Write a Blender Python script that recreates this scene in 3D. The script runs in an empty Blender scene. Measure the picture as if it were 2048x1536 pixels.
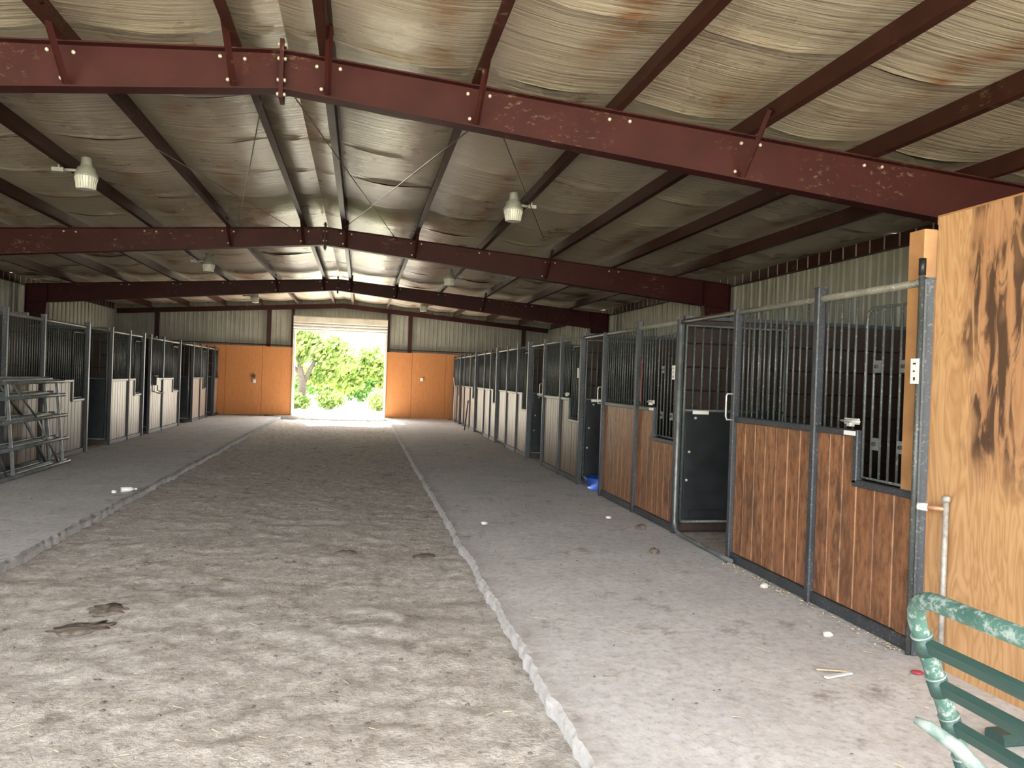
import bpy, math, random
from mathutils import Vector, Matrix, noise
random.seed(7)
SC = bpy.context.scene
COL = SC.collection
# ------------------------------------------------------------------ camera
F, YAW, PIT, ROL, HC = 1540.0, .1938, -.006, .0347, 1.563
fw = Vector((math.sin(YAW)*math.cos(PIT), math.cos(YAW)*math.cos(PIT), math.sin(PIT)))
r0 = Vector((math.cos(YAW), -math.sin(YAW), 0)); u0 = r0.cross(fw)
cr, sr = math.cos(ROL), math.sin(ROL)
rv, uv = r0*cr+u0*sr, u0*cr-r0*sr
cd = bpy.data.cameras.new('camera'); cam = bpy.data.objects.new('camera', cd); COL.objects.link(cam)
cd.sensor_width = 36; cd.lens = F/2048*36; cd.clip_start = .05; cd.clip_end = 400
cam.matrix_world = Matrix(((rv.x, uv.x, -fw.x, 0), (rv.y, uv.y, -fw.y, 0), (rv.z, uv.z, -fw.z, HC), (0, 0, 0, 1)))
SC.camera = cam
# ------------------------------------------------------------------ world, sun, exposure
SUN_ELEV, SUN_AZ = math.radians(43), math.radians(-12)
W = bpy.data.worlds.new('sky'); SC.world = W; W.use_nodes = True
nt = W.node_tree; nt.nodes.clear()
sk = nt.nodes.new('ShaderNodeTexSky'); sk.sky_type = 'NISHITA'; sk.sun_disc = False
sk.sun_elevation = SUN_ELEV; sk.sun_rotation = SUN_AZ; sk.dust_density = 4.0; sk.air_density = 1.0; sk.ozone_density = .6
hz = nt.nodes.new('ShaderNodeMix'); hz.data_type = 'RGBA'; hz.inputs[0].default_value = .62
hz.inputs[7].default_value = (9.0, 8.8, 8.5, 1)
bg = nt.nodes.new('ShaderNodeBackground'); bg.inputs[1].default_value = .26
wo = nt.nodes.new('ShaderNodeOutputWorld')
nt.links.new(sk.outputs[0], hz.inputs[6]); nt.links.new(hz.outputs[2], bg.inputs[0]); nt.links.new(bg.outputs[0], wo.inputs[0])
sd = bpy.data.lights.new('sun', 'SUN'); sun = bpy.data.objects.new('sun', sd); COL.objects.link(sun)
sd.energy = 15.0; sd.angle = .012; sd.color = (1, .95, .87)
sdir = Vector((math.sin(SUN_AZ)*math.cos(SUN_ELEV), math.cos(SUN_AZ)*math.cos(SUN_ELEV), math.sin(SUN_ELEV)))
sun.rotation_euler = sdir.to_track_quat('Z', 'Y').to_euler()
SC.view_settings.view_transform = 'Standard'; SC.view_settings.look = 'None'
SC.view_settings.gamma = 1; SC.view_settings.use_curve_mapping = False
SC.view_settings.exposure = 2.85
cy = SC.cycles
cy.max_bounces = 12; cy.diffuse_bounces = 8; cy.glossy_bounces = 4; cy.transmission_bounces = 6
cy.use_denoising = True; cy.sample_clamp_indirect = 12; cy.caustics_reflective = False; cy.caustics_refractive = False
# sampling portals in the far doorway and the open near end (they emit nothing)
# ------------------------------------------------------------------ measures of the building
XR, XL = 3.3176, -4.85            # stall front lines
XWR, XWL, XC = 6.96, -8.30, -.68  # side walls, ridge
Y0, Y1, BAY = -1.04, 6.2712, 7.3152
YE = Y1+3*BAY                     # far end wall
CX1, CX2 = -2.68, .969            # edges of the concrete strips
DX0, DX1, DH = -2.35, .85, 3.08   # far doorway
FX0, FX1, FH = XWL+.1, XWR-.1, 3.6     # near end, left open without a wall to brighten the foreground
SL = .073
def ztop(x): return 4.05-SL*abs(x-XC)       # top of rafters
def zbot(x): return 3.745-.097*abs(x-XC)
def zroof(x): return ztop(x)+.2
for nm, x0, x1, y, h, rx in (('portal', DX0, DX1, YE+.1, DH, 1), ('portal', FX0, FX1, Y0-.1, FH, -1)):
    l = bpy.data.lights.new(nm, 'AREA'); l.shape = 'RECTANGLE'; l.size = x1-x0; l.size_y = h; l.cycles.is_portal = True
    o = bpy.data.objects.new(nm, l); COL.objects.link(o); o.location = ((x0+x1)/2, y, h/2)
    o.rotation_euler = (math.radians(-90*rx), 0, 0)
# ------------------------------------------------------------------ materials
def C4(c): return (c[0], c[1], c[2], 1)
class Mat:
    def __init__(s, name, rough=.6, metal=0, spec=.5):
        s.m = bpy.data.materials.new(name); s.m.use_nodes = True; s.t = s.m.node_tree
        s.b = s.t.nodes['Principled BSDF']; s.b.inputs['Roughness'].default_value = rough
        s.b.inputs['Metallic'].default_value = metal; s.b.inputs['Specular IOR Level'].default_value = spec
        s.tc = s.N('ShaderNodeTexCoord')
    def N(s, t, **k):
        n = s.t.nodes.new(t)
        for a, b in k.items(): setattr(n, a, b)
        return n
    def L(s, a, b): s.t.links.new(a, b)
    def vec(s, scale, src='Object', off=None):
        mp = s.N('ShaderNodeMapping'); mp.inputs['Scale'].default_value = scale
        s.L(s.tc.outputs[src], mp.inputs[0])
        if off: s.L(off, mp.inputs['Location'])
        return mp.outputs[0]
    def world(s, scale):
        g = s.N('ShaderNodeNewGeometry'); mp = s.N('ShaderNodeMapping'); mp.inputs['Scale'].default_value = scale
        s.L(g.outputs['Position'], mp.inputs[0]); return mp.outputs[0]
    def noise(s, v, scale, det=4, rough=.55, dist=0):
        n = s.N('ShaderNodeTexNoise'); n.inputs['Scale'].default_value = scale; n.inputs['Detail'].default_value = det
        n.inputs['Roughness'].default_value = rough; n.inputs['Distortion'].default_value = dist
        s.L(v, n.inputs['Vector']); return n.outputs['Fac']
    def ramp(s, v, stops):
        n = s.N('ShaderNodeValToRGB'); e = n.color_ramp.elements
        while len(e) > 1: e.remove(e[-1])
        e[0].position = stops[0][0]; e[0].color = C4(stops[0][1])
        for p, c in stops[1:]:
            q = e.new(p); q.color = C4(c)
        s.L(v, n.inputs[0]); return n.outputs[0]
    def val(s, v, a, b, lo=0, hi=1):
        n = s.N('ShaderNodeMapRange'); n.inputs[1].default_value = a; n.inputs[2].default_value = b
        n.inputs[3].default_value = lo; n.inputs[4].default_value = hi; s.L(v, n.inputs[0]); return n.outputs[0]
    def mix(s, fac, a, b, mode='MIX'):
        n = s.N('ShaderNodeMix', data_type='RGBA', blend_type=mode)
        for i, v in ((0, fac), (6, a), (7, b)):
            if isinstance(v, (int, float)): n.inputs[i].default_value = v
            elif isinstance(v, tuple): n.inputs[i].default_value = C4(v)
            else: s.L(v, n.inputs[i])
        return n.outputs[2]
    def math(s, op, a, b=0.0):
        n = s.N('ShaderNodeMath', operation=op)
        for i, v in ((0, a), (1, b)):
            if isinstance(v, (int, float)): n.inputs[i].default_value = v
            else: s.L(v, n.inputs[i])
        return n.outputs[0]
    def rand(s): return s.N('ShaderNodeObjectInfo').outputs['Random']
    def sep(s, v):
        n = s.N('ShaderNodeSeparateXYZ'); s.L(v, n.inputs[0]); return n.outputs
    def color(s, c):
        if isinstance(c, tuple): s.b.inputs['Base Color'].default_value = C4(c)
        else: s.L(c, s.b.inputs['Base Color'])
        return s
    def rough(s, v): s.L(v, s.b.inputs['Roughness']); return s
    def bump(s, v, st=.3, d=.01):
        n = s.N('ShaderNodeBump'); n.inputs['Strength'].default_value = st; n.inputs['Distance'].default_value = d
        s.L(v, n.inputs['Height']); s.L(n.outputs[0], s.b.inputs['Normal']); return s

M = {}
def simple(key, c, rough=.6, metal=0, var=.25, sc=6, spec=.5):
    m = Mat(key, rough, metal, spec); n = m.noise(m.world((1, 1, 1)), sc, 5)
    m.color(m.ramp(n, [(.3, tuple(x*(1-var) for x in c)), (.7, tuple(x*(1+var) for x in c))])); M[key] = m.m; return m
def mk_steel(key, c, rough=.5):
    m = Mat(key, rough, 0, .18)
    v = m.world((1, 1, 1)); n = m.noise(v, 3, 6); f = m.noise(v, 40, 3)
    base = m.ramp(n, [(.3, tuple(x*.8 for x in c)), (.7, tuple(x*1.2 for x in c))])
    dust = m.math('MULTIPLY', m.val(m.noise(m.world((1, 1, 2.0)), 11, 6, .7), .56, .66), m.val(m.noise(v, 1.3, 2), .54, .64))
    base = m.mix(m.math('MULTIPLY', dust, .5), base, (.25, .18, .11))
    m.color(base).bump(f, .1, .003); M[key] = m.m
mk_steel('red_steel', (.040, .0095, .0085), .55)
mk_steel('purlin_steel', (.040, .0135, .0095), .5)
def mk_insul():
    m = Mat('insulation_vinyl', .36)
    v = m.world((1, 1, 1)); n = m.noise(v, .9, 4); fine = m.noise(v, 60, 2)
    strk = m.noise(m.world((.6, 14, 1)), 1.6, 5, .6, .4)
    base = m.ramp(n, [(.3, (.37, .315, .245)), (.7, (.48, .425, .345))])
    base = m.mix(m.val(strk, .45, .72, 0, .6), base, (.27, .215, .14))
    # rust stains that run in ragged bands along the purlins
    rust = m.noise(m.world((1.9, .30, 1)), 1.5, 6, .66, .4)
    ragged = m.noise(m.world((1.2, 9, 1)), 1.5, 4, .6)
    px_ = m.sep(m.N('ShaderNodeNewGeometry').outputs['Position'])[0]
    wv_ = m.math('MULTIPLY', m.math('SUBTRACT', m.noise(m.world((.5, 1.3, 1)), 1.4, 4), .5), .55)
    tt = m.math('FRACT', m.math('ADD', m.math('DIVIDE', m.math('SUBTRACT', m.math('ABSOLUTE', m.math('SUBTRACT', px_, XC)), .365), 1.21), wv_))
    band = m.val(m.math('ABSOLUTE', m.math('SUBTRACT', tt, .68)), .17, .03)
    patch = m.val(m.noise(m.world((.5, .55, 1)), 1.3, 4, .6), .44, .60)
    rf = m.math('MULTIPLY', m.math('MULTIPLY', band, patch), m.val(ragged, .38, .58, .25, 1))
    base = m.mix(m.math('MULTIPLY', rf, .9), base, (.21, .095, .035))
    base = m.mix(m.math('MULTIPLY', m.val(rust, .54, .72, 0, .6), m.val(ragged, .35, .6, .3, 1)), base, (.20, .12, .065))
    base = m.mix(m.val(fine, .35, .7, .12, 0), base, (.15, .12, .08))
    m.color(base); m.rough(m.val(n, .3, .7, .24, .36))
    h = m.math('ADD', m.math('MULTIPLY', strk, 1.0), m.math('MULTIPLY', fine, .05)); m.bump(h, .75, .03); M['insul'] = m.m
mk_insul()
simple('insul_edge', (.50, .47, .38), .4, 0, .2, 8)
simple('black_edge', (.02, .018, .016), .8)
def mk_sheet(key, c):
    m = Mat(key, .45); v = m.world((1, 1, 1)); n = m.noise(v, 2, 5); d = m.noise(m.world((6, 6, .8)), 2, 4)
    base = m.ramp(n, [(.3, tuple(x*.85 for x in c)), (.7, tuple(x*1.12 for x in c))])
    base = m.mix(m.val(d, .55, .75, 0, .4), base, (c[0]*.6, c[1]*.55, c[2]*.45)); m.color(base); M[key] = m.m
mk_sheet('wall_sheet', (.31, .305, .25)); mk_sheet('door_sheet', (.66, .63, .52))
def mk_plank():
    m = Mat('stall_plank', .48, 0, .5)
    r = m.rand(); off = m.N('ShaderNodeCombineXYZ'); m.L(m.math('MULTIPLY', r, 37), off.inputs[0]); m.L(m.math('MULTIPLY', r, 11), off.inputs[2])
    v = m.vec((1, 1, 1), 'Object', off.outputs[0]); vw = m.world((22, 22, 1.6)); g = m.noise(vw, 1.3, 6, .65, .4)
    b = m.noise(m.world((4, 4, 1.3)), 1.1, 5, .6)
    base = m.ramp(g, [(.25, (.13, .052, .023)), (.5, (.25, .11, .050)), (.78, (.38, .19, .092))])
    dk = m.val(b, .50, .66, 0, .8); base = m.mix(dk, base, (.08, .04, .024))
    sp = m.noise(m.world((16, 16, 5)), 1.6, 5, .7); base = m.mix(m.val(sp, .50, .62, 0, .75), base, (.06, .03, .018)); base = m.mix(m.val(sp, .34, .47, .6, 0), base, (.38, .21, .115))
    base = m.mix(m.val(r, 0, 1, 0, .35), base, (.23, .10, .045))
    # lighter tone along both plank edges
    gx = m.sep(m.tc.outputs['Generated'])[1]; e = m.math('ABSOLUTE', m.math('SUBTRACT', gx, .5))
    edge_tone = m.math('MULTIPLY', m.val(e, .455, .49, 0, .7), m.val(m.math('FRACT', m.math('MULTIPLY', r, 7.3)), .2, .8, .15, 1)); base = m.mix(m.math('MULTIPLY', edge_tone, m.val(b, .3, .6, 1, .3)), base, (.47, .24, .115))
    m.color(base).bump(g, .25, .006); M['plank'] = m.m
    m = Mat('stall_plank_dusty', .42, 0, .6)  # pale copy of the planks: dust plus far-door sheen put into the colour
    g = m.noise(m.world((14, 14, 1.2)), 1.5, 6, .6); b = m.noise(m.world((3, 3, 1)), 1.1, 5)
    base = m.ramp(g, [(.25, (.17, .115, .08)), (.5, (.30, .22, .16)), (.78, (.42, .33, .25))])
    base = m.mix(m.val(b, .5, .75, 0, .5), base, (.16, .10, .07)); m.color(base).bump(g, .15, .004); M['dusty'] = m.m
    m = Mat('stall_plank_brown', .45, 0, .55); base = None  # darker copy: brown boards with the shade on them put into the colour
    g = m.noise(m.world((14, 14, 1.2)), 1.5, 6, .6); b = m.noise(m.world((3, 3, 1)), 1.1, 5)
    base = m.ramp(g, [(.25, (.06, .036, .023)), (.5, (.115, .074, .05)), (.78, (.18, .122, .086))])
    base = m.mix(m.val(b, .5, .75, 0, .5), base, (.06, .036, .024)); m.color(base).bump(g, .15, .004); M['dusty_brown'] = m.m
mk_plank()
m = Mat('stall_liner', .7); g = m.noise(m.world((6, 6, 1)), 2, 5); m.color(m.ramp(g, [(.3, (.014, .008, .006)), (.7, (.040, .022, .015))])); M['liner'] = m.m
def mk_ply(key, light, mid, dark, stain):
    m = Mat(key, .62)
    wv = m.N('ShaderNodeTexNoise'); m.L(m.world((1.5, 1.5, .30)), wv.inputs['Vector']); wv.inputs['Scale'].default_value = 4.2; wv.inputs['Detail'].default_value = 3; wv.inputs['Distortion'].default_value = .8
    rings = m.math('FRACT', m.math('MULTIPLY', wv.outputs['Fac'], 9)); tri = m.math('ABSOLUTE', m.math('SUBTRACT', rings, .5))
    g = m.noise(m.world((30, 30, 2)), 1.4, 5, .6)
    base = m.ramp(tri, [(0.0, dark), (.2, mid), (.5, light)])
    base = m.mix(.35 if stain else .7, base, m.ramp(g, [(.3, mid), (.7, light)]))
    if stain:
        p = m.N('ShaderNodeNewGeometry').outputs['Position']; s = m.sep(p)
        wob = m.math('MULTIPLY', m.math('SUBTRACT', m.noise(m.world((2, 2, 1.3)), 1.7, 3), .5), .5)
        reg = m.math('MULTIPLY', m.val(m.math('ADD', s[1], wob), 3.72, 3.62), m.val(s[2], 1.0, 1.3))
        fl = m.noise(m.world((9, 9, 1.7)), 1.5, 4, .6, .8); blot = m.noise(m.world((1.5, 1.5, 1.2)), 1.6, 2)
        st = m.math('MULTIPLY', reg, m.math('MULTIPLY', m.val(fl, .46, .56), m.val(blot, .30, .42)))
        base = m.mix(m.math('MULTIPLY', reg, .5), base, (.30, .13, .065))
        base = m.mix(m.math('MULTIPLY', st, .88), base, (.035, .018, .012))
    m.color(base).bump(g, .12, .004); M[key] = m.m
mk_ply('ply_near', (.55, .335, .165), (.45, .25, .11), (.35, .175, .07), True)
mk_ply('ply_far', (.55, .235, .075), (.47, .18, .05), (.36, .12, .03), False)
def mk_bar(key, c, dust):
    m = Mat(key, .45, .2); n = m.noise(m.world((1, 1, 1)), 55, 4, .7); n2 = m.noise(m.world((1, 1, .4)), 7, 3)
    base = m.ramp(n2, [(.3, tuple(x*.8 for x in c)), (.7, tuple(x*1.25 for x in c))])
    m.color(m.mix(m.val(n, .56, .68, 0, dust), base, (.42, .41, .36))); M[key] = m.m
mk_bar('bar', (.062, .072, .070), .55); mk_bar('frame', (.046, .051, .060), .3); mk_bar('rail', (.15, .145, .115), .8)
simple('galv', (.17, .185, .185), .42, .4, .4, 7); simple('galv_bright', (.52, .53, .50), .4, .3, .2, 12)
simple('rubber', (.014, .017, .020), .42, 0, .4, 5)
simple('white_plastic', (.75, .74, .70), .5, 0, .08); simple('ink', (.03, .03, .03), .6)
simple('bolt', (.50, .46, .38), .35, .2, .15, 30)
def mk_green():
    m = Mat('green_paint', .42); v = m.world((1, 1, 1)); n = m.noise(v, 48, 6, .75); n2 = m.noise(v, 5, 3)
    base = m.ramp(n2, [(.3, (.035, .085, .072)), (.7, (.07, .15, .125))])
    base = m.mix(m.val(n, .50, .60, 0, .75), base, (.30, .35, .335)); m.color(base).bump(n, .2, .003); M['green'] = m.m
    m = Mat('green_slat', .5); n2 = m.noise(v, 9, 4); m.color(m.ramp(n2, [(.3, (.018, .048, .043)), (.7, (.032, .075, .066))])); M['green_dark'] = m.m
    m = Mat('pale_pipe', .5); n = m.noise(m.world((1, 1, 1)), 18, 6, .7); m.color(m.ramp(n, [(.35, (.09, .15, .135)), (.55, (.23, .28, .26))])); M['pale'] = m.m
mk_green()
def mk_ground():
    m = Mat('dirt', .95, 0, .2); v = m.world((1, 1, 1))
    a = m.noise(v, 1.1, 5); b = m.noise(v, 9, 6, .7); c = m.noise(v, 55, 4, .7); d = m.noise(m.world((1, .7, 1)), 3.1, 5, .65)
    base = m.ramp(b, [(.3, (.31, .28, .25)), (.5, (.46, .43, .395)), (.7, (.66, .63, .585))])
    base = m.mix(m.val(a, .35, .65, 0, .35), base, (.39, .35, .31))
    base = m.mix(m.val(d, .58, .70, 0, .6), base, (.125, .095, .072))
    chips = m.N('ShaderNodeTexVoronoi'); m.L(v, chips.inputs['Vector']); chips.inputs['Scale'].default_value = 26
    hay = m.math('MULTIPLY', m.val(chips.outputs['Distance'], .24, .12), m.val(c, .5, .6))
    base = m.mix(m.math('MULTIPLY', hay, .8), base, (.56, .50, .40))
    f2 = m.noise(v, 27, 5, .75); base = m.mix(m.val(f2, .53, .66, 0, .6), base, (.19, .155, .125)); base = m.mix(m.val(f2, .33, .46, .5, 0), base, (.66, .62, .56))
    m.color(base).bump(m.math('ADD', m.math('MULTIPLY', b, 1), m.math('ADD', m.math('MULTIPLY', c, .5), m.math('MULTIPLY', f2, .5))), .8, .02); M['dirt'] = m.m
    m = Mat('concrete', .85, 0, .3); v = m.world((1, 1, 1))
    a = m.noise(v, 1.6, 5); b = m.noise(v, 11, 6, .7); c = m.noise(v, 60, 4, .7); d = m.noise(v, 2.7, 6, .7)
    base = m.ramp(a, [(.3, (.50, .50, .505)), (.7, (.62, .62, .625))])
    base = m.mix(m.val(b, .42, .66, 0, .75), base, (.42, .405, .39)); base = m.mix(m.val(d, .57, .70, 0, .75), base, (.17, .14, .115))
    base = m.mix(m.val(c, .58, .7, 0, .3), base, (.52, .50, .46))
    f2 = m.noise(v, 22, 6, .75); base = m.mix(m.val(f2, .54, .68, 0, .55), base, (.29, .26, .235)); base = m.mix(m.val(f2, .34, .45, .4, 0), base, (.68, .67, .65))
    m.color(base).bump(m.math('ADD', b, m.math('MULTIPLY', c, .4)), .4, .008); M['concrete'] = m.m
    m = Mat('yard_ground', .95, 0, .2); n = m.noise(m.world((1, 1, 1)), 1.5, 6); m.color(m.ramp(n, [(.35, (.34, .35, .18)), (.5, (.48, .45, .34)), (.7, (.58, .54, .45))])); M['yard'] = m.m
mk_ground()
simple('dung', (.13, .105, .085), .95, 0, .45, 22); simple('clod', (.16, .13, .105), .95, 0, .5, 9); simple('stone', (.62, .60, .55), .8, 0, .12, 20)
simple('straw', (.42, .36, .25), .8, 0, .2, 12); simple('red_scrap', (.30, .035, .045), .6); simple('blue', (.02, .07, .32), .5)
simple('white_paint', (.70, .69, .66), .6, 0, .12, 14); simple('lens', (.66, .66, .60), .25, 0, .1, 20)
simple('lamp_grey', (.36, .37, .34), .45, .2, .2, 10); simple('old_pipe', (.31, .29, .27), .5, .1, .3, 30); simple('rope', (.15, .06, .05), .9); simple('copper', (.55, .27, .16), .5, .3, .2, 12)
simple('stud', (.36, .185, .075), .6, 0, .25, 5); simple('bark', (.06, .05, .043), .9, 0, .3, 12); simple('wire', (.12, .10, .08), .5, .4)
def mk_leaf(key, c1, c2):
    m = Mat(key, .55); n = m.noise(m.world((1, 1, 1)), 1.2, 3); col = m.ramp(n, [(.3, c1), (.7, c2)]); m.color(col)
    tr = m.N('ShaderNodeBsdfTranslucent'); m.L(col, tr.inputs[0]); mx = m.N('ShaderNodeMixShader'); mx.inputs[0].default_value = .35
    m.L(m.b.outputs[0], mx.inputs[1]); m.L(tr.outputs[0], mx.inputs[2])
    m.L(mx.outputs[0], m.t.nodes['Material Output'].inputs[0]); M[key] = m.m
mk_leaf('leaf', (.13, .22, .045), (.28, .37, .12)); mk_leaf('leaf_dark', (.07, .17, .04), (.15, .28, .06))
# ------------------------------------------------------------------ mesh helpers
class MB:
    def __init__(s): s.v = []; s.f = []; s.sm = []
    def add(s, vs, fs, smooth=False):
        n = len(s.v); s.v += [tuple(p) for p in vs]; s.f += [tuple(i+n for i in f) for f in fs]; s.sm += [smooth]*len(fs); return s
    def box(s, x0, x1, y0, y1, z0, z1, m=None):
        vs = [Vector((x, y, z)) for x in (x0, x1) for y in (y0, y1) for z in (z0, z1)]
        if m: vs = [m @ p for p in vs]
        return s.add(vs, [(0, 1, 3, 2), (4, 6, 7, 5), (0, 4, 5, 1), (2, 3, 7, 6), (0, 2, 6, 4), (1, 5, 7, 3)])
    def bbox(s, x0, x1, y0, y1, z0, z1, b):            # box with chamfered long edges along the longest axis
        d = (x1-x0, y1-y0, z1-z0); k = d.index(max(d)); lo = (x0, y0, z0); hi = (x1, y1, z1); a, c = [i for i in range(3) if i != k]
        ring = [(lo[a]+b, lo[c]), (hi[a]-b, lo[c]), (hi[a], lo[c]+b), (hi[a], hi[c]-b), (hi[a]-b, hi[c]), (lo[a]+b, hi[c]), (lo[a], hi[c]-b), (lo[a], lo[c]+b)]
        vs = []
        for t in (lo[k], hi[k]):
            for p, q in ring:
                w = [0, 0, 0]; w[a] = p; w[c] = q; w[k] = t; vs.append(w)
        fs = [(i, (i+1) % 8, 8+(i+1) % 8, 8+i) for i in range(8)]+[tuple(range(7, -1, -1)), tuple(range(8, 16))]
        return s.add(vs, fs)
    def tube(s, path, r, n=8, cap=True, smooth=True):
        P = [Vector(p) for p in path]; R = r if isinstance(r, (list, tuple)) else [r]*len(P)
        t0 = (P[1]-P[0]).normalized(); up = Vector((0, 0, 1)) if abs(t0.z) < .9 else Vector((1, 0, 0))
        a = t0.cross(up).normalized(); vs = []
        for i, p in enumerate(P):
            if i == 0: t = t0
            elif i == len(P)-1: t = (P[i]-P[i-1]).normalized()
            else: t = ((P[i]-P[i-1]).normalized()+(P[i+1]-P[i]).normalized()).normalized()
            a = (a-t*a.dot(t)).normalized(); b = t.cross(a)
            vs += [p+(a*math.cos(q)+b*math.sin(q))*R[i] for q in (2*math.pi*k/n for k in range(n))]
        fs = []
        for i in range(len(P)-1):
            fs += [(i*n+k, i*n+(k+1) % n, (i+1)*n+(k+1) % n, (i+1)*n+k) for k in range(n)]
        s.add(vs, fs, smooth)
        if cap:
            q = len(s.v)-len(vs); s.f += [tuple(q+k for k in range(n-1, -1, -1)), tuple(q+len(vs)-n+k for k in range(n))]; s.sm += [False]*2
        return s
    def lathe(s, prof, c=(0, 0, 0), n=16):
        vs = []; fs = []
        for r, z in prof: vs += [(c[0]+r*math.cos(2*math.pi*k/n), c[1]+r*math.sin(2*math.pi*k/n), c[2]+z) for k in range(n)]
        for i in range(len(prof)-1): fs += [(i*n+k, i*n+(k+1) % n, (i+1)*n+(k+1) % n, (i+1)*n+k) for k in range(n)]
        s.add(vs, fs, True); q = len(s.v)-len(vs)
        s.f += [tuple(q+k for k in range(n-1, -1, -1)), tuple(q+len(vs)-n+k for k in range(n))]; s.sm += [False]*2
        return s
    def prism(s, pts, d0, d1, axis):                    # polygon pts extruded along axis from d0 to d1
        n = len(pts); vs = []
        for d in (d0, d1):
            for p, q in pts: vs.append((d, p, q) if axis == 0 else (p, d, q) if axis == 1 else (p, q, d))
        return s.add(vs, [tuple(range(n-1, -1, -1)), tuple(range(n, 2*n))]+[(i, (i+1) % n, n+(i+1) % n, n+i) for i in range(n)])
    def grid(s, fn, nu, nv, smooth=True):
        vs = [fn(i/nu, j/nv) for i in range(nu+1) for j in range(nv+1)]
        return s.add(vs, [(i*(nv+1)+j, (i+1)*(nv+1)+j, (i+1)*(nv+1)+j+1, i*(nv+1)+j+1) for i in range(nu) for j in range(nv)], smooth)
    def mesh(s, name, mat):
        me = bpy.data.meshes.new(name); me.from_pydata(s.v, [], s.f); me.polygons.foreach_set('use_smooth', s.sm)
        me.materials.append(M[mat] if isinstance(mat, str) else mat); me.update(); return me
    def build(s, name, mat, parent=None, loc=(0, 0, 0), **props):
        return put(name, s.mesh(name, mat), parent, loc, **props)
def put(name, me, parent=None, loc=(0, 0, 0), rot=(0, 0, 0), **props):
    o = bpy.data.objects.new(name, me); COL.objects.link(o); o.parent = parent; o.location = loc; o.rotation_euler = rot
    for k, v in props.items(): o[k] = v
    return o
def empty(name, loc=(0, 0, 0), rot=(0, 0, 0), **props):
    o = bpy.data.objects.new(name, None); o.empty_display_size = .1; COL.objects.link(o); o.location = loc; o.rotation_euler = rot
    for k, v in props.items(): o[k] = v
    return o
def thing(name, label, cat, loc=(0, 0, 0), rot=(0, 0, 0), group=None):
    o = empty(name, loc, rot, label=label, category=cat)
    if group: o['group'] = group
    return o
STRUCT = dict(kind='structure'); STUFF = dict(kind='stuff')
def fbm(x, y, z=0, o=4): return noise.fractal(Vector((x, y, z)), 1.0, 2.0, o)
# ------------------------------------------------------------------ floor
fl = empty('floor', **STRUCT)
def dirt(u, v):
    x = CX1-.05+u*(CX2-CX1+.1); y = Y0+v*(YE-Y0)
    w = min(u, 1-u)*3.6
    z = -.10+.018*fbm(x*1.1, y*1.1)+.014*fbm(x*5, y*5, 3)+.006*fbm(x*16, y*16, 7, 2)+.012*math.exp(-(w/.25)**2)
    return (x, y, z)
MB().grid(dirt, 84, 660).build('dirt_aisle', 'dirt', fl)
def apron(xe, xo, nm):  # concrete strip with a broken edge along the aisle
    sg = 1 if xo > xe else -1
    def edge(y): return xe+sg*(.018*fbm(y*1.6, xe*9)+.022*fbm(y*9, xe*5))
    def f(u, v):
        y = Y0+v*(YE-Y0+.3)
        if u < .09: return (edge(y)+sg*.012, y, -.16)
        if u < .19: return (edge(y), y, -.02+.008*fbm(y*9, 3))
        if u < .29: return (edge(y)+sg*.022, y, .0)
        t = (u-.2)/.8; x = edge(y)+sg*.022+(xo-edge(y)-sg*.022)*((u-.3)/.7) if u > .3 else edge(y)+sg*.03
        return (x, y, .006*fbm(x*2, y*2, 5)-.004)
    MB().grid(f, 20, 900).build(nm, 'concrete', fl)
apron(CX1, XL-.02, 'concrete_apron'); apron(CX2, XR+.02, 'concrete_apron')
for x0, x1 in ((XR+.02, XWR), (XWL, XL-.02)):
    MB().grid(lambda u, v: (x0+u*(x1-x0), Y0+v*(YE-Y0), -.03+.02*fbm(u*9, v*60)), 12, 80).build('stall_floor', 'dirt', fl)
MB().box(DX0-.6, DX1+2.3, YE-.42, YE+1.2, -.13, .025).build('door_threshold', 'concrete', fl)
# ground outside
g = MB(); g.grid(lambda u, v: (-60+120*u, YE+.15+80*v, -.14+.05*fbm(u*40, v*40)), 40, 40); g.build('ground', 'yard', None, **STRUCT)
g = MB(); g.grid(lambda u, v: (-40+80*u, Y0-40+39.98*v, -.14+.02*fbm(u*40, v*40)), 20, 20); g.build('ground', 'yard', None, **STRUCT)
# ------------------------------------------------------------------ ceiling: insulation rolls, purlins, roof sheets
ce = empty('ceiling', **STRUCT)
PUR = [-.33, .87, 2.08, 3.29, 4.50, 5.71]; PUL = [-1.05, -2.26, -3.47, -4.68, -5.89, -7.10]
lines_r = [XC]+PUR+[XWR]; lines_l = [XC]+PUL+[XWL]
ROLL = 1.385; ys = [Y0]
y = 4.95-ROLL*4
while y < YE-.5: ys.append(y); y += ROLL
ys.append(YE)
def roll_mesh(lines, ya, yb, k):
    b = MB(); ny = 14
    cols = []
    for a, c in zip(lines, lines[1:]):
        for i in range(6): cols.append((a+(c-a)*i/6, i/6, abs(c-a)))
    cols.append((lines[-1], 0, 1))
    def f(u, v):
        x, t, w = cols[min(int(round(u*(len(cols)-1))), len(cols)-1)]; y = ya+v*(yb-ya)
        sag = (.055 if w > .6 else .02)*math.sin(math.pi*t)*(1+.5*fbm(x*.7, y*.5, k))
        e = min(v, 1-v)*(yb-ya)
        lip = .022*math.exp(-(e/.05)**2)*math.sin(math.pi*t)
        wr = .006*fbm(x*.8, y*7, 9)*math.sin(math.pi*t)
        return (x, y, zroof(x)-.004-sag-lip+wr)
    b.grid(f, len(cols)-1, ny); return b
for k, (ya, yb) in enumerate(zip(ys, ys[1:])):
    for ln in (lines_l, lines_r): roll_mesh(ln, ya, yb, k).build('insulation_roll', 'insul', ce)
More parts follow.
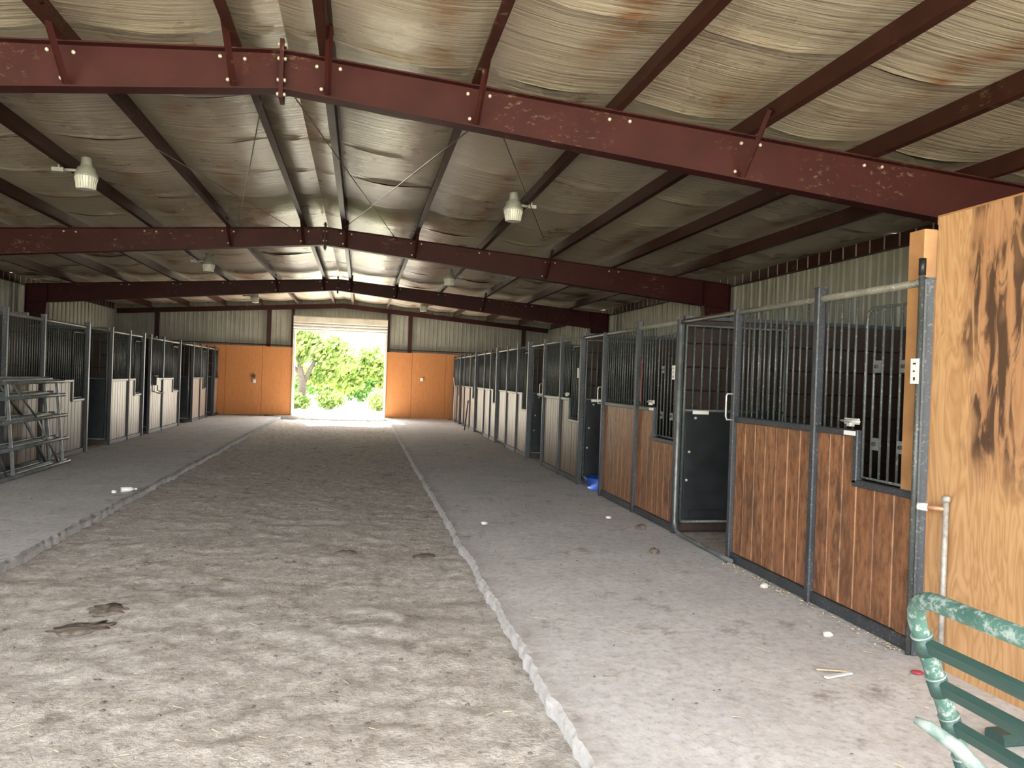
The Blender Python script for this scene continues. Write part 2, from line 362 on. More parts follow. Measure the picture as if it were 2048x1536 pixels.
for xa, xb in ((XC, XWR+.1), (XC, XWL-.1)):
    MB().prism([(xa, zroof(xa)+.01), (xb, zroof(xb)+.01), (xb, zroof(xb)+.04), (xa, zroof(xa)+.04)], Y0-.3, YE+.3, 1).build('roof_sheet', 'wall_sheet', ce)
for x in PUR+PUL:
    zt = zroof(x)-.006; d = 1 if x > XC else -1
    b = MB(); y0, y1 = Y0+.02, YE-.02
    b.box(x-.004, x+.004, y0, y1, zt-.19, zt); b.box(x if d > 0 else x-.07, x+.07 if d > 0 else x, y0, y1, zt-.005, zt)
    b.box(x-.07 if d > 0 else x, x if d > 0 else x+.07, y0, y1, zt-.195, zt-.19); xx = x-.07*d; b.box(min(xx, xx+.005*d), max(xx, xx+.005*d), y0, y1, zt-.192, zt-.165)
    b.build('purlin', 'purlin_steel', ce)
for x in (XWR-.02, XWL+.02):
    b = MB(); zt = zroof(x)-.012; s = -1 if x > 0 else 1
    b.box(min(x, x+.008*s), max(x, x+.008*s), Y0, YE, zt-.2, zt); b.box(min(x, x+.09*s), max(x, x+.09*s), Y0, YE, zt-.205, zt-.2)
    b.build('eave_strut', 'purlin_steel', ce)
# bracing rods under the roof
for (xa, ya), (xb, yb) in (((1.05, 6.35), (-.45, 13.5)), ((-.78, 6.35), (.55, 13.5)), ((-.80, 6.4), (-2.1, 13.5)), ((-2.2, 8.6), (-1.15, 13.5)), ((1.0, 6.4), (2.6, 11.2))):
    MB().tube([(xa, ya, zbot(xa)+.25), (xb, yb, zbot(xb)+.25)], .006, 5).build('bracing_rod', 'wire', ce)
# ------------------------------------------------------------------ steel frames
def ibeam_poly(b, xa, xb, y, zt, zb, fl=.075, tf=.012):
    n = 6
    for i in range(n):
        x0 = xa+(xb-xa)*i/n; x1 = xa+(xb-xa)*(i+1)/n
        t0, t1, b0, b1 = zt(x0), zt(x1), zb(x0), zb(x1)
        lo, hi = (x0, x1) if x0 < x1 else (x1, x0)
        if x0 > x1: t0, t1, b0, b1 = t1, t0, b1, b0
        b.prism([(lo, b0), (hi, b1), (hi, t1), (lo, t0)], y-.005, y+.005, 1)
        b.prism([(lo, t0-tf), (hi, t1-tf), (hi, t1), (lo, t0)], y-fl, y+fl, 1)
        b.prism([(lo, b0), (hi, b1), (hi, b1+tf), (lo, b0+tf)], y-fl, y+fl, 1)
bolt_b = MB().lathe([(.015, -.012), (.015, .005), (.009, .009)], n=8); bolt_me = bolt_b.mesh('bolt', 'bolt')
BR = [-2.2, -1.03, -.33, .85, 3.2]
def frame(y, label):
    t = thing('steel_frame', label, 'roof frame', (XC, y, 0), group='rigid steel frames under the roof')
    ox = XC
    for xi, xo, xm in ((6.283, 6.80, XC), (-7.66, -8.14, XC)):
        b = MB(); ibeam_poly(b, 0, xo-ox, 0, lambda x: ztop(x+ox), lambda x: zbot(x+ox)); b.build('rafter', 'red_steel', t)
        b = MB(); s = 1 if xo > 0 else -1
        b.prism([(xo-s*.28-ox, -.1), (xo-ox, -.1), (xo-ox, ztop(xo)), (xi-ox, zbot(xi))][::s], -.009, .009, 1)
        for xa, xb in ((xo, xo), (xo-s*.28, xi)):
            z1 = ztop(xo) if xa == xo else zbot(xi); w = .012*s
            b.prism([(xa-ox, -.1), (xa-w-ox, -.1), (xb-w-ox, z1), (xb-ox, z1)], -.09, .09, 1)
        b.box(min(xi, xi-.012*s)-ox, max(xi, xi-.012*s)-ox, -.09, .09, zbot(xi), ztop(xi))
        b.build('column', 'red_steel', t)
    MB().box(-.016, .016, -.085, .085, zbot(XC)-.075, ztop(XC)+.075).build('ridge_plate', 'red_steel', t)
    for s in (-1, 1):
        for z in (zbot(XC)-.04, zbot(XC)+.07, ztop(XC)-.07, ztop(XC)+.04):
            put('bolt', bolt_me, t, (s*.026, -.055, z), (0, math.pi/2*s, 0))
    for x in BR:
        zb = zbot(x); b = MB()
        b.tube([(x-ox, -.06, zb+.03), (x-ox+.02*(1 if x > XC else -1), -.46, zroof(x)-.12)], .026, 4, True, False); b.build('flange_brace', 'red_steel', t)
        put('bolt', bolt_me, t, (x-ox-.05, -.012, zb+.08), (math.pi/2, 0, 0))
    for x in PUR[:5]+PUL[:5]:
        for d in (-.09, .09): put('bolt', bolt_me, t, (x-ox+d, -.014, ztop(x)-.06), (math.pi/2, 0, 0))
frame(Y1, 'brown-red steel roof frame closest to the camera, crossing above the plywood panel')
frame(Y1+BAY, 'dark steel roof frame, middle one of the three, past the first pair of lamps')
frame(Y1+2*BAY, 'dark steel roof frame, farthest of the three, before the end wall with the doorway')
# ------------------------------------------------------------------ walls of ribbed sheet
def rib_sheet(w, z0a, z0b, z1a, z1b, name='metal_sheet'):    # sheet w wide in +x, ribs toward -y, heights at both ends
    b = MB(); prof = []; n = max(1, round(w/.305)); p = w/n
    for i in range(n):
        a = i*p; prof += [(a, 0), (a+p*.36, 0), (a+p*.42, -.012), (a+p*.50, -.012), (a+p*.56, 0), (a+p*.88, 0), (a+p*.905, -.034), (a+p*.975, -.034), (a+p+(.004 if i == n-1 else -.0005), .0015 if i == n-1 else -.0005)]
    vs = []
    for x, y in prof:
        t = x/w; vs += [(x, y, z0a+(z0b-z0a)*t), (x, y, z1a+(z1b-z1a)*t)]
    b.add(vs, [(2*i, 2*i+2, 2*i+3, 2*i+1) for i in range(len(prof)-1)]); return b
wl = empty('wall_left', **STRUCT); wr = empty('wall_right', **STRUCT); wb = empty('wall_back', **STRUCT)
ns = 32; w = (YE-Y0)/ns
mr = rib_sheet(w, -.15, -.15, zroof(XWR), zroof(XWR)).mesh('metal_sheet', 'wall_sheet')
ml = rib_sheet(w, -.15, -.15, zroof(XWL), zroof(XWL)).mesh('metal_sheet', 'wall_sheet')
for i in range(ns):
    put('metal_sheet', mr, wr, (XWR, Y0+(i+1)*w, 0), (0, 0, -math.pi/2))
    put('metal_sheet', ml, wl, (XWL, Y0+i*w, 0), (0, 0, math.pi/2))
for par, x, s in ((wr, XWR-.04, -1), (wl, XWL+.04, 1)):
    for z in (2.35,):
        b = MB(); b.box(min(x, x+.16*s), max(x, x+.16*s), Y0, YE, z, z+.006); b.box(min(x+.154*s, x+.16*s), max(x+.154*s, x+.16*s), Y0, YE, z-.05, z); b.build('girt', 'purlin_steel', par)
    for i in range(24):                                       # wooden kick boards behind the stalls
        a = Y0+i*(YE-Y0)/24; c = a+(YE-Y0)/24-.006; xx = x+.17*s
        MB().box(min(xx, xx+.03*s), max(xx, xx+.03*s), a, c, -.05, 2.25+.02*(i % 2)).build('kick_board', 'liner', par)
def end_sheets(par, y, dx0, dx1, dh, face):
    x = XWL; n = 50; w = (XWR-XWL)/50*3
    xs = sorted(set([XWL, dx0, dx1, XWR, XC]+[XWL+i*w for i in range(1, 17)]))
    xs = [a for i, a in enumerate(xs) if i == 0 or a-xs[i-1] > .05 or a in (dx0, dx1, XC)]
    for a, c in zip(xs, xs[1:]):
        if c-a < .02: continue
        z0 = dh if a >= dx0-.01 and c <= dx1+.01 else -.15
        o = rib_sheet(c-a, z0, z0, zroof(a), zroof(c)).build('metal_sheet', 'wall_sheet', par, (a, y, 0))
        if face < 0: o.rotation_euler = (0, 0, 0)
end_sheets(wb, YE+.06, DX0, DX1, DH, 1)
for x, y_, p_ in ((XWR, YE, wb), (XWL, YE, wb)):
    MB().box(x-.05, x+.05, y_-.03, y_+.09, -.15, zroof(x)).build('corner_trim', 'wall_sheet', p_)
# far end wall: rafter, studs, girt, plywood
yb = YE-.06
b = MB()
for s, xo in ((1, XWR-.15), (-1, XWL+.15)):
    pts = [(XC, 3.90), (xo, 3.90-SL*abs(xo-XC)*1.02), (xo, 4.055-SL*abs(xo-XC)*1.02), (XC, 4.055)][::s]; b.prism(pts, yb-.09, yb+.09, 1)
b.build('end_rafter', 'red_steel', wb)
for x in (-3.23, 1.70, -6.9, 5.9):
    MB().box(x-.065, x+.065, yb-.03, yb+.1, 0, 3.9-SL*abs(x-XC)).build('end_column', 'purlin_steel', wb)
for x in (DX0-.07, DX1+.07):
    MB().box(x-.05, x+.05, yb-.02, yb+.1, 0, 3.9-SL*abs(x-XC)).build('door_stud', 'purlin_steel', wb)
for a, c in ((XWL+.1, DX0-.12), (DX1+.12, XWR-.1)):
    MB().box(a, c, yb-.03, yb+.08, 2.47, 2.50).build('girt', 'purlin_steel', wb)
for a, c in ((-8.2, -7.05), (-7.05, -5.85), (-5.85, -4.62), (-4.62, -3.40), (-3.40, DX0-.03)):
    MB().bbox(a+.003, c-.003, yb-.075+random.uniform(-.003, .003), yb-.055, .03, 2.42+random.uniform(-.01, .01), .004).build('plywood_sheet', 'ply_far', wb)
for a, c in ((DX1+.03, 1.80), (1.80, 3.02), (3.02, 4.24), (4.24, 5.46), (5.46, 6.8)):
    MB().bbox(a+.003, c-.003, yb-.075+random.uniform(-.003, .003), yb-.055, .03, 2.40+random.uniform(-.01, .01), .004).build('plywood_sheet', 'ply_far', wb)
b = MB().box(-.05, .05, -.02, .02, -.06, .06).box(-.012, .012, -.03, -.02, -.02, .02)
for (x, z), lab in (((-3.64, 1.19), 'white switch plate on the far plywood left of the doorway'), ((2.16, 1.44), 'white switch plate on the far plywood right of the doorway')):
    o = b.build('switch_plate', 'white_plastic', None, (x, yb-.096, z)); o['label'] = lab; o['category'] = 'switch'
o = MB().tube([(0, 0, 0), (0, -.05, 0)], .07, 12).build('junction_box', 'bark', None, (-3.68, yb-.077, 1.37)); o['label'] = 'small dark round box on plywood above the left switch plate'; o['category'] = 'box'
# far roll-up door (open)
d1 = empty('door_1', (0, 0, 0), **STRUCT)
yy = yb-.1
for i, (z0, z1, dy, mt) in enumerate(((3.30, 3.54, .22, 'door_sheet'), (3.205, 3.29, .20, 'white_paint'), (3.10, 3.195, .19, 'white_paint'), (3.03, 3.09, .14, 'door_sheet'))):
    b = MB(); b.prism([(yb, z0), (yb, z1), (yb-dy+.03, z1), (yb-dy, z1-.03), (yb-dy, z0+.02), (yb-dy+.02, z0)][::-1], DX0-.03, DX1+.03, 0)
    b.build('door_slat', mt, d1)
for x in (DX0, DX1):
    MB().box(x-.035, x+.035, yb-.12, yb+.2, -.05, DH).build('door_track', 'door_sheet', d1)

# ------------------------------------------------------------------ plywood room at the near right
tr = empty('wall_tack_room', (XR, 4.0, 0), **STRUCT)
MB().bbox(-.02, .0, -1.215, -.03, -.03, 2.6, .003).build('plywood_sheet', 'ply_near', tr)
for i in range(3): MB().bbox(-.02, .0, -2.435-1.22*i, -1.22*(i+1), -.03, 2.6, .003).build('plywood_sheet', 'ply_near', tr)
MB().bbox(.0, .06, -5.0, .0, 2.56, 2.62, .006).build('top_plate', 'stud', tr)
MB().bbox(.0, .09, .1, .24, -.03, 2.56, .006).build('wood_stud', 'stud', tr)
MB().bbox(.1, .14, .12, .20, -.03, 2.56, .004).build('wood_stud', 'stud', tr)
MB().box(.1, XWR-XR-.25, .2, .22, -.03, 2.5).build('plywood_sheet', 'ply_near', tr)
# ------------------------------------------------------------------ stall dividers
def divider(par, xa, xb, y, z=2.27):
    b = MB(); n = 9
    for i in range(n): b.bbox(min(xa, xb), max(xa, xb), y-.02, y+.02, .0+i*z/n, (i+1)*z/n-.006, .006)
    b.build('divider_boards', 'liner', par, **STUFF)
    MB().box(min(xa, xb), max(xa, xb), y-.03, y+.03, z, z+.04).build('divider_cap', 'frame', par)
for y in (7.75, 11.41, 15.1, 18.75, 22.45, 26.3): divider(wr, XR+.06, XWR-.28, y)
for y in (12.7, 16.5, 20.1, 24.05, 27.5, 8.9): divider(wl, XL-.06, XWL+.28, y)
# ------------------------------------------------------------------ stall fronts
bar_cache = {}
def bar_mesh(h, r=.0085):
    k = (round(h, 3), r)
    if k not in bar_cache: bar_cache[k] = MB().tube([(0, 0, 0), (0, 0, h)], r, 8).mesh('bar', 'bar')
    return bar_cache[k]
plank_cache = {}
def plank_mesh(w, h):
    k = (round(w, 3), round(h, 3))
    if k not in plank_cache: plank_cache[k] = MB().bbox(-.016, .016, -w/2+.0015, w/2-.0015, 0, h, .006).mesh('plank', 'plank')
    return plank_cache[k]
ZC, ZN, ZR, ZS = 1.30, .965, 2.235, .08
def planks(t, ya, yb, z1, fine, mat='dusty'):
    n = max(2, round((yb-ya)/.165)); w = (yb-ya)/n
    if fine:
        for i in range(n): put('plank', plank_mesh(w, z1-ZS-.01), t, (.012+.003*random.random(), ya+(i+.5)*w, ZS+.005))
    else:
        b = MB()
        for i in range(n): x = .004*random.random(); b.bbox(-.004+x, .028+x, ya+i*w+.002, ya+(i+1)*w-.002, ZS+.005, z1-.005, .007)
        b.build('plank_panel', mat, t, **STUFF)
def bars(t, ya, yb, z0, z1, fine, pitch=.089, r=.0085, x=.012):
    n = max(2, round((yb-ya)/pitch)); w = (yb-ya)/n
    if fine:
        for i in range(1, n): put('bar', bar_mesh(z1-z0, r), t, (x, ya+i*w, z0))
    else:
        b = MB()
        for i in range(1, n): b.tube([(x, ya+i*w, z0), (x, ya+i*w, z1)], r, 6)
        b.build('bar_grille', 'bar', t, **STUFF)
def door_leaf(par, y, wd, fine, ang, sgn):
    # hinged leaf; local x' runs from hinge into the stall when open
    d = empty('door', (.05, y, 0), (0, 0, ang)); d.parent = par
    h = 2.2; b = MB()
    b.tube([(0, 0, .12), (0, 0, h), (wd, 0, h), (wd, 0, .12), (0, 0, .12)], .02, 8); b.tube([(0, 0, 1.30), (wd, 0, 1.30)], .018, 8)
    b.build('door_frame', 'bar', d)
    MB().bbox(.02, wd-.02, -.012, .012, .15, 1.29, .004).build('rubber_panel', 'rubber', d)
    if fine:
        for i in range(1, 12): put('bar', bar_mesh(h-1.3, .0125), d, (wd*i/12, 0, 1.3))
        MB().bbox(.09, wd-.1, -.03*sgn-.006, -.03*sgn+.006, .175, .245, .004).build('kick_strip', 'rubber', d)
        for bx, bz in ((.12, .21), (.62, .21), (.05, .56), (.07, .86), (.13, 1.22)):
            put('bolt', bolt_me, d, (bx, -.026*sgn if bz < .3 else -.016*sgn, bz), (math.pi/2, 0, 0))
        MB().box(.09, .27, -.028*sgn-.003, -.028*sgn+.003, 1.262, 1.30).build('label_strip', 'white_plastic', d)
    else:
        b = MB()
        for i in range(1, 8): b.tube([(wd*i/8, 0, 1.3), (wd*i/8, 0, h)], .011, 6)
        b.build('bar_grille', 'bar', d, **STUFF)
def latch(t, y, z):
    b = MB(); b.box(-.05, -.03, y-.07, y+.07, z-.02, z+.02); b.tube([(-.055, y-.1, z), (-.055, y+.1, z)], .009, 8); b.box(-.07, -.03, y-.015, y+.015, z-.035, z-.01)
    b.build('latch', 'galv_bright', t)
def stall(name_label, base, rot, posts, door, lod, mat=None, rail_end=None, notch=True, plate=False, big=.03):
    # posts: y of post A (open end), mid, far post; door: (y0, y1, kind)
    t = thing('stall_front', name_label, 'horse stall', base, (0, 0, rot), 'stall fronts along the aisle')
    fine = lod == 0; A, B, Cc = posts
    for i, p in enumerate((A, B, Cc)):
        w = .031 if (fine or i != 0) else big
        hp = ZR+(.075 if i == 1 or not fine else .012)
        o = MB().bbox(-w*1.25, w*.9, p-w, p+w, -.01, hp, .008).build('post', 'frame', t)
        MB().box(-w*1.35, w, p-w*1.1, p+w*1.1, hp, hp+.01).build('post_cap', 'frame', o)
    e = rail_end if rail_end else (door[1] if door else Cc)
    MB().tube([(0, A, ZR), (0, e, ZR)], .024, 8).build('top_rail', 'rail', t)
    for ya, yb in ((A, B), (B, Cc)):
        if yb-ya < .1: continue
        MB().bbox(-.022, .03, ya+.03, yb-.03, 0, ZS, .006).build('sill', 'frame', t)
    pm = mat or 'dusty'
    if notch and B-A > .2:
        nw = min(.66, (B-A)*.55)
        planks(t, A+.03, A+nw, ZN-.04, fine, pm); planks(t, A+nw, B-.03, ZC-.04, fine, pm)
        b = MB(); b.bbox(-.024, .032, A+.02, A+nw+.02, ZN-.045, ZN, .006); b.bbox(-.024, .032, A+nw-.02, A+nw+.03, ZN-.02, ZC, .006); b.bbox(-.024, .032, A+nw+.02, B-.02, ZC-.045, ZC, .006)
        b.build('panel_frame', 'frame' if fine else 'bar', t)
        bars(t, A+nw, B, ZC, ZR, fine)
        f = MB(); c = A+nw-.035; f.tube([(.012, A+.06, ZN+.02), (.012, A+.06, 2.12), (.012, c-.07, 2.12), (.012, c-.02, 2.10), (.012, c, 2.05), (.012, c, ZN+.02), (.012, A+.06, ZN+.02)], .011, 8)
        fd = f.build('feed_door', 'bar', t); n = 6
        if fine:
            for i in range(1, n): put('bar', bar_mesh(2.12-ZN-.02, .0085), fd, (.012, A+.06+(c-A-.06)*i/n, ZN+.02))
            for i in (1, 4):
                for z in (1.22, 1.73):
                    yy = A+.06+(c-A-.06)*(i+.5)/n
                    MB().box(.004, .010, yy-.043, yy+.043, z-.04, z+.04).build('bracket', 'galv', fd)
                    MB().tube([(-.0005, yy-.012, z), (-.0005, yy+.012, z)], .012, 8).build('bracket_slot', 'ink', fd)
        else:
            b = MB()
            for i in range(1, n): yy = A+.06+(c-A-.06)*i/n; b.tube([(.012, yy, ZN+.02), (.012, yy, 2.12)], .0085, 6)
            b.build('bar_grille', 'bar', fd, **STUFF)
        if lod <= 1: latch(t, A+nw+.02, 1.36)
        if fine: MB().box(-.03, -.024, A+nw+.0, A+nw+.12, 1.262, 1.292).build('label_strip', 'white_plastic', t)
    if Cc-B > .2:
        planks(t, B+.03, Cc-.03, ZC-.04, fine, pm); MB().bbox(-.024, .032, B+.02, Cc-.02, ZC-.05, ZC, .006).build('cap_rail', 'frame' if fine else 'bar', t)
        bars(t, B, Cc, ZC, ZR, fine)
    if door:
        y0, y1, kind = door
        if kind == 'far': door_leaf(t, y1-.02, min(1.15, y1-y0-.06), lod <= 1, 0, 1)
        elif kind == 'near': door_leaf(t, y0+.02, min(1.15, y1-y0-.06), False, 0, 1)
        elif kind == 'planks':
            d = empty('door', (.02, 0, 0)); d.parent = t
            planks(d, y0+.05, y1-.05, ZC-.04, False, pm); bars(d, y0+.05, y1-.05, ZC, ZR-.03, False)
            MB().bbox(-.02, .03, y0+.04, y1-.04, ZC-.045, ZC, .006).build('middle_rail', 'bar', d); MB().bbox(-.02, .03, y0+.04, y1-.04, .06, .1, .006).build('bottom_rail', 'bar', d)
        if lod <= 1 and kind == 'far':
            MB().tube([(-.03, y0-.01, 1.50), (-.09, y0-.01, 1.50), (-.10, y0-.01, 1.48), (-.10, y0-.01, 1.30), (-.09, y0-.01, 1.27), (-.03, y0-.01, 1.27)], .008, 6).build('handle', 'galv_bright', t)
    if plate:
        b = MB().box(-.080, -.074, A-.043, A+.023, 1.62, 1.77); o = b.build('number_plate', 'white_plastic', t)
        b = MB(); b.box(-.082, -.080, A-.022, A+.002, 1.735, 1.745); b.box(-.082, -.080, A-.015, A, 1.69, 1.70); b.box(-.082, -.080, A-.018, A-.004, 1.64, 1.66); b.build('plate_marks', 'ink', o)
    return t
R = lambda y: (XR, y, 0)
rights = [
 (4.06, 1.094, 2.352, (2.352, 3.616, 'far'), 0, None, 'red-brown plank stall front with notched feed opening, against the orange plywood panel', True, .031),
 (7.676, 1.24, 2.55, (2.55, 3.66, 'far'), 0, None, 'brown plank stall front with a red rope, between the two black inward doors', True, .031),
 (11.336, 1.224, 2.43, (2.43, 3.69, 'far'), 1, 'dusty_brown', 'right-row stall front just past the door with the blue pan', True, .036),
 (15.03, 1.18, 2.356, (2.356, 3.66, 'planks'), 2, None, 'pale right-row stall front, fourth from the orange plywood panel', False, .045),
 (18.69, 1.0, 2.0, (2.0, 3.55, 'planks'), 2, None, 'pale right-row stall front, fifth from the orange plywood panel', False, .045),
 (22.24, 1.2, 2.526, (2.526, 3.5, 'planks'), 2, None, 'pale right-row stall front with a thin rod leaning on it', False, .045),
 (25.74, .9, 2.03, (2.03, 2.38, None), 2, None, 'last right-row stall front, touching the far orange end wall', False, .045)]
first = None
for A, B, Cc, dr, lod, mt, lab, pl, big in rights:
    t = stall(lab, R(A), 0, (0, B, Cc), dr, lod, mt, plate=pl, big=big); first = first or t
lefts = [
 (15.05, 0, 1.95, 3.25, None, 1, 'left-row stall front with grey pipe gates leaned against it'),
 (18.65, 0, 1.05, 2.24, (2.24, 3.60, None), 2, 'left-row stall front just past the black doorway beyond the pipe gates'),
 (22.2, 0, 1.75, 2.95, (2.95, 3.55, None), 2, 'left-row stall front with a dark metal rack hung on its boards'),
 (26.0, 0, 1.0, 2.08, (2.08, 3.8, None), 2, 'white-lit narrow left-row stall front, second from the far end'),
 (28.15, 0, .02, .85, (.85, 2.15, None), 2, 'last left-row stall front, beside the far end wall plywood')]
lt = []
for A, a, B, Cc, dr, lod, lab in lefts:
    t = stall(lab, (XL, A, 0), math.pi, (a, B, Cc), dr, 2 if lod else 1, 'dusty_brown' if A == 15.05 else 'dusty', notch=B > .1, big=.04); lt.append(t)
for t, yw in zip(lt, (1.36, 1.3, 1.5, 1.3)):               # doors of the left row, swung inward on the far side of each gap
    door_leaf(t, -yw+.03, 1.1, False, 0, 1)
o = MB().tube([(-.052, -.012, 0), (-.052, -.012, 2.27)], .017, 10).build('hinge_rod', 'bar', first)
MB().tube([(-.052, -.012, 2.27), (-.052, -.012, 2.37)], .021, 10).build('rod_cap', 'rubber', o)
# extra details on the nearest fronts
MB().tube([(-.03, .115, 2.2), (-.03, .115, .32), (-.03, .115, .12), (-.03, .07, .045), (-.035, -.03, .03), (-.04, -.2, .028), (-.05, -.75, .028), (-.07, -1.24, .03)], .022, 8).build('ground_pipe', 'galv', None, (XR, 7.5, 0), label='grey pipe running down the post and along the floor across the nearest black doorway', category='pipe')
MB().tube([(-.02, .02, 1.88), (-.035, .0, 1.80), (-.03, .015, 1.7), (-.04, -.01, 1.6), (-.035, .01, 1.45), (-.045, -.02, 1.38), (-.03, .0, 1.33)], .012, 7).tube([(-.035, 0, 1.8), (-.05, -.05, 1.74), (-.05, -.05, 1.66), (-.035, 0, 1.6)], .009, 6).build('halter_rope', 'rope', None, (XR, 8.72, 0), label='faded red halter rope hanging on the bars of the brown stall front', category='rope')
b = MB().lathe([(.20, 0), (.24, .10), (.26, .17), (.25, .17), (.22, .09), (.18, .02)], n=20)
b.build('feed_pan', 'blue', None, (3.55, 10.93, -.01), label='blue plastic feed pan on the floor in the second black doorway', category='pan')
r = thing('wall_rack', 'dark metal rack hung on the pale boards of a left-row stall', 'rack', (XL+.03, 19.6, .95))
MB().tube([(.02, -.25, .4), (.02, .25, .4)], .014, 6).tube([(.02, -.25, .4), (.02, -.25, .05), (.16, -.25, .0)], .012, 6).tube([(.02, .25, .4), (.02, .25, .05), (.16, .25, .0)], .012, 6).tube([(.16, -.27, .0), (.16, .27, .0)], .014, 6).build('rack_frame', 'frame', r)
MB().box(.0, .08, -.1, .1, .18, .36).build('rack_box', 'rubber', r)
o = MB().tube([(-.06, 0, .86), (-.24, -.7, 0)], .02, 7).build('leaning_rod', 'bark', None, (XR, 23.5, 0), label='thin dark rod leaning on the far right stall boards', category='rod')
o = MB().tube([(-.05, 0, 1.55), (-.12, -1.0, 1.25)], .018, 7).tube([(-.12, -1.0, 1.25), (-.14, -1.05, 0.0)], .014, 7).build('white_pole', 'white_paint', None, (XR, 27.6, 0), label='white pole sticking out beside the last right-row stall', category='pole')
# water pipe by the plywood
p = thing('water_pipe', 'grey upright water pipe with a side spout, against the orange plywood', 'pipe', (3.262, 3.785, 0))
MB().tube([(0, 0, -.01), (0, 0, .96)], [.016]*2, 10).lathe([(.016, .955), (.022, .96), (.022, .985), (.012, .99)]).build('standpipe', 'old_pipe', p)
MB().tube([(0, 0, .915), (-.06, .07, .915)], .013, 10).build('spout', 'copper', p)
MB().tube([(-.06, .07, .915), (-.095, .11, .915)], .022, 10).build('spout_cap', 'white_plastic', p)
# ------------------------------------------------------------------ barn lights
def barn_light(y, x, side, lab):
    t = thing('barn_light', lab, 'ceiling light', (x, y, 3.575), group='barn lights hung from the purlins')
    MB().lathe([(.085, -.005), (.098, .0), (.102, .06), (.118, .125), (.12, .14), (.10, .145)], n=24).build('lens', 'lens', t)
    b = MB()
    for k in range(24):
        a = 2*math.pi*k/24; b.tube([(.099*math.cos(a), .099*math.sin(a), .005), (.104*math.cos(a), .104*math.sin(a), .06), (.12*math.cos(a), .12*math.sin(a), .125)], .005, 4)
    b.build('lens_ribs', 'lens', t, **STUFF)
    MB().lathe([(.124, .138), (.126, .155), (.105, .19), (.095, .24), (.07, .25), (.06, .29), (.058, .35), (.035, .365)], n=24).build('housing', 'lamp_grey', t)
    px = (-3.47 if side < 0 else 2.08)-x
    MB().tube([(0, 0, .21), (px*.8, 0, .20)], .018, 8).box(min(px*.75, px*1.15), max(px*.75, px*1.15), -.045, .045, .17, .215).build('arm', 'lamp_grey', t)
    MB().tube([(px*.95, 0, .2), (px*.95, 0, zroof(x+px)-.215-3.575)], .012, 6).build('drop_pipe', 'lamp_grey', t)
for i, y in enumerate((9.63, 16.87, 23.95)):
    w_ = ('nearest', 'middle', 'farthest')[i]
    for s, x in ((-1, -3.165), (1, 1.83)):
        barn_light(y, x, s, '%s ribbed barn light over the %s concrete strip' % ({'nearest': 'closest big', 'middle': 'second', 'farthest': 'small farthest'}[w_], 'left' if s < 0 else 'right'))
# ------------------------------------------------------------------ grey pipe gates, left
def pipe_gate(loc, lean, L, lab, dz=0):
    t = thing('pipe_gate', lab, 'gate', loc, (0, lean, 0), 'galvanised gates leaned on the left row')
    for i, z in enumerate((.03, .40, .76, 1.08, 1.29)):
        e = .02*i
        MB().tube([(0, .06-.02*e, z+dz), (0, -.02, z+dz), (0, -L, z+dz)], .029, 10).build('rail', 'galv', t)
        MB().tube([(-.03, .02, z+.03+dz), (-.03, -L*.5, z+.032+dz)], .008, 6).build('rail_edge', 'galv_bright', t)
    for y in (-.22, -1.95, -L+.1): MB().bbox(-.02, .02, y-.024, y+.024, .0+dz, 1.3+dz, .01).build('upright', 'galv', t)
    for (ya, za), (yb, zb) in (((-.35, .05), (-1.0, .76)), ((-1.0, .76), (-1.75, 1.28)), ((-2.1, .05), (-2.9, 1.28))): MB().tube([(-.01, ya, za+dz), (-.01, yb, zb+dz)], .016, 8).build('brace', 'galv', t)
pipe_gate((-4.50, 13.28, .0), -.095, 3.9, 'front galvanised pipe gate leaned against the left stalls')
pipe_gate((-4.63, 13.12, .0), -.095, 3.75, 'rearmost galvanised pipe gate touching the left stall boards', .02)
pipe_gate((-4.565, 12.98, .0), -.095, 3.6, 'middle galvanised pipe gate, set between two others at left', .04)
# ------------------------------------------------------------------ green gate, near right
gt = thing('corral_gate', 'weathered green pipe gate with round bent corner, at the plywood panel', 'gate', (1.70, 1.54, 0), (0, -.397, 0))
LG = 1.30; zt = 1.206; rr = .0200
arc = [(0, -.09+.09*math.sin(a), zt-.09+.09*math.cos(a)) for a in [math.pi/2*k/6 for k in range(6, -1, -1)]]
MB().tube([(0, 0, .0), (0, 0, zt-.16)]+arc+[(0, -LG, zt)], rr, 14).build('bent_pipe', 'green', gt)
for z in (1.073, .97, .868, .765, .655, .54, .42, .30, .18):
    MB().tube([(0, 0, z-.022), (0, 0, z+.022)], rr+.003, 14).build('sleeve', 'green_dark', gt)
    MB().tube([(0, 0, z+.022), (0, 0, z+.026)], rr+.004, 14).build('weld_ring', 'pale', gt)
    MB().bbox(-.011, .011, -LG, -.015, z-.018, z+.018, .005).build('slat', 'green_dark', gt)
pp = MB().tube([(1.083, 1.317, .926), (1.098, 1.295, .920), (1.120, 1.245, .902), (1.138, 1.195, .868), (1.160, 1.14, .81), (1.22, 1.03, .62), (1.33, .84, .2), (1.38, .75, .0)], [.007, .012, .0135, .0135, .0135, .0135, .0135, .0135], 12)
pp.build('bent_pipe', 'pale', None, label='pale weathered bent pipe with a pointed tip in front of the green gate', category='pipe')
MB().bbox(2.86, 3.25, 2.92, 3.03, -.005, .05, .012).build('metal_channel', 'green_dark', None, label='dark flat metal channel lying on concrete behind the green gate', category='channel')
